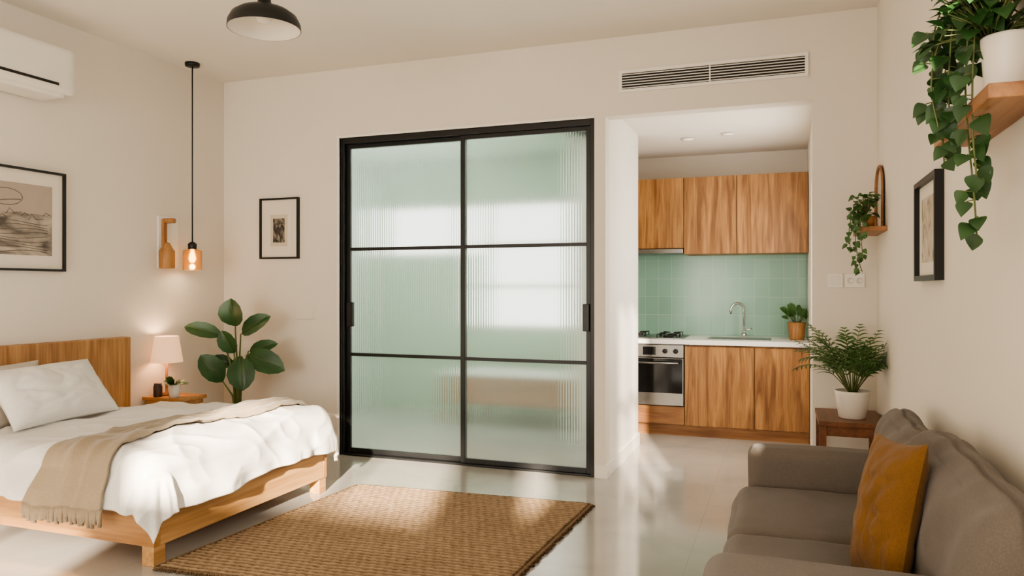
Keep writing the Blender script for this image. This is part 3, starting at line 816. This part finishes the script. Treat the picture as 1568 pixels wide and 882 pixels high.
# ------------------------------------------------------------ big hanging pothos shelf
g = group('wall_shelf', (.46, 2.1, 1.69))
B('board', .40, XR, 1.80, 2.40, 1.668, 1.70, 'shelf', g, .003)
b = MB(); pc = (.464, 1.915, 1.70)
b.lathe([(.042, 0), (.045, .004), (.053, .12), (.053, .125), (.048, .125), (.046, .11), (0, .11)], pc, 40, 0)
bush(b, (.44, 1.94, 1.83), 150, .12, .20, .05, .022, 3)
V = [
 [(.45, 1.95, 1.83), (.39, 2.0, 1.92), (.35, 2.03, 1.86), (.335, 2.04, 1.76), (.35, 2.04, 1.66)],
 [(.45, 1.95, 1.83), (.38, 1.98, 1.90), (.37, 2.02, 1.8), (.375, 2.05, 1.70), (.39, 2.06, 1.60)],
 [(.45, 1.95, 1.83), (.40, 1.93, 1.89), (.395, 1.98, 1.76), (.405, 2.0, 1.62), (.42, 2.02, 1.50), (.43, 2.04, 1.40)],
 [(.45, 1.95, 1.83), (.41, 1.92, 1.89), (.40, 1.93, 1.78), (.405, 1.96, 1.64), (.415, 1.97, 1.53)],
 [(.45, 1.95, 1.83), (.40, 2.1, 1.92), (.37, 2.15, 1.88), (.36, 2.16, 1.78), (.365, 2.16, 1.70)],
 [(.45, 1.95, 1.83), (.42, 2.15, 1.92), (.40, 2.24, 1.84), (.395, 2.25, 1.72), (.40, 2.25, 1.60)],
 [(.45, 1.95, 1.83), (.38, 2.02, 1.95), (.35, 2.06, 1.92), (.345, 2.08, 1.84)]]
for i, p in enumerate(V): vine(b, p, (20, 20, 24, 20, 16, 16, 16)[i], .044, .021, 3)
b.build('trailing_pothos', ['ceramic', 'soil', 'stem', 'leafp'], clampx=.515)

# ------------------------------------------------------------ lights
def light(name, kind, loc, energy, color, rot=(0, 0, 0), **kw):
    l = D.lights.new(name, kind); l.energy = energy; l.color = color
    for k, v in kw.items(): setattr(l, k, v)
    o = D.objects.new(name, l); o.location = loc; o.rotation_euler = rot; S.collection.objects.link(o); return o
d = Vector((-.33, 1, -.31)).normalized()
sun = light('sun', 'SUN', (3, -6, 5), 30, (1, .85, .67), angle=.024)
sun.rotation_euler = d.to_track_quat('-Z', 'Y').to_euler()
light('window_light_rear', 'AREA', (-2.45, -2.9, 1.5), 105, (1, .91, .79), (math.radians(100), 0, 0), shape='RECTANGLE', size=2.6, size_y=1.9)  # added soft fill behind the camera, brightens the whole room
light('window_light_right', 'AREA', (.5, .75, 2.0), 24, (1, .91, .79), (0, math.radians(90), 0), shape='RECTANGLE', size=1.4, size_y=1.3)  # added fill lamp at the unseen right-hand opening
light('kitchen_window_light', 'AREA', (.19, 5.75, 1.55), 22, (1, .94, .84), (0, math.radians(90), 0), shape='RECTANGLE', size=1.0, size_y=.9)  # added fill lamp, hidden by the jamb, lights cabinets and kitchen floor
light('bathroom_light', 'AREA', (-2.9, 5.5, 2.58), 36, (1, 1, .97), (0, 0, 0), shape='RECTANGLE', size=2.0, size_y=.8)  # added ceiling panel, kept out of view, backlights the door glass
light('pendant_glow', 'POINT', (px, py, 1.43), 1.4, (1, .76, .5), shadow_soft_size=.02)
light('table_lamp_glow', 'POINT', (-4.16, 4.185, .88), 2.6, (1, .74, .5), shadow_soft_size=.03)

wd = D.worlds.new('world'); S.world = wd; wd.use_nodes = True
bg = wd.node_tree.nodes['Background']; bg.inputs[0].default_value = (1, .97, .9, 1); bg.inputs[1].default_value = 3.0
try: S.view_settings.look = 'AgX - Medium High Contrast'
except Exception: pass

cam = D.cameras.new('camera'); cam.lens = 26.24; cam.sensor_width = 36; cam.clip_start = .05
co = D.objects.new('camera', cam); co.location = (0, 0, 1.273); co.rotation_euler = (math.radians(90), 0, math.radians(20)); S.collection.objects.link(co)
S.camera = co
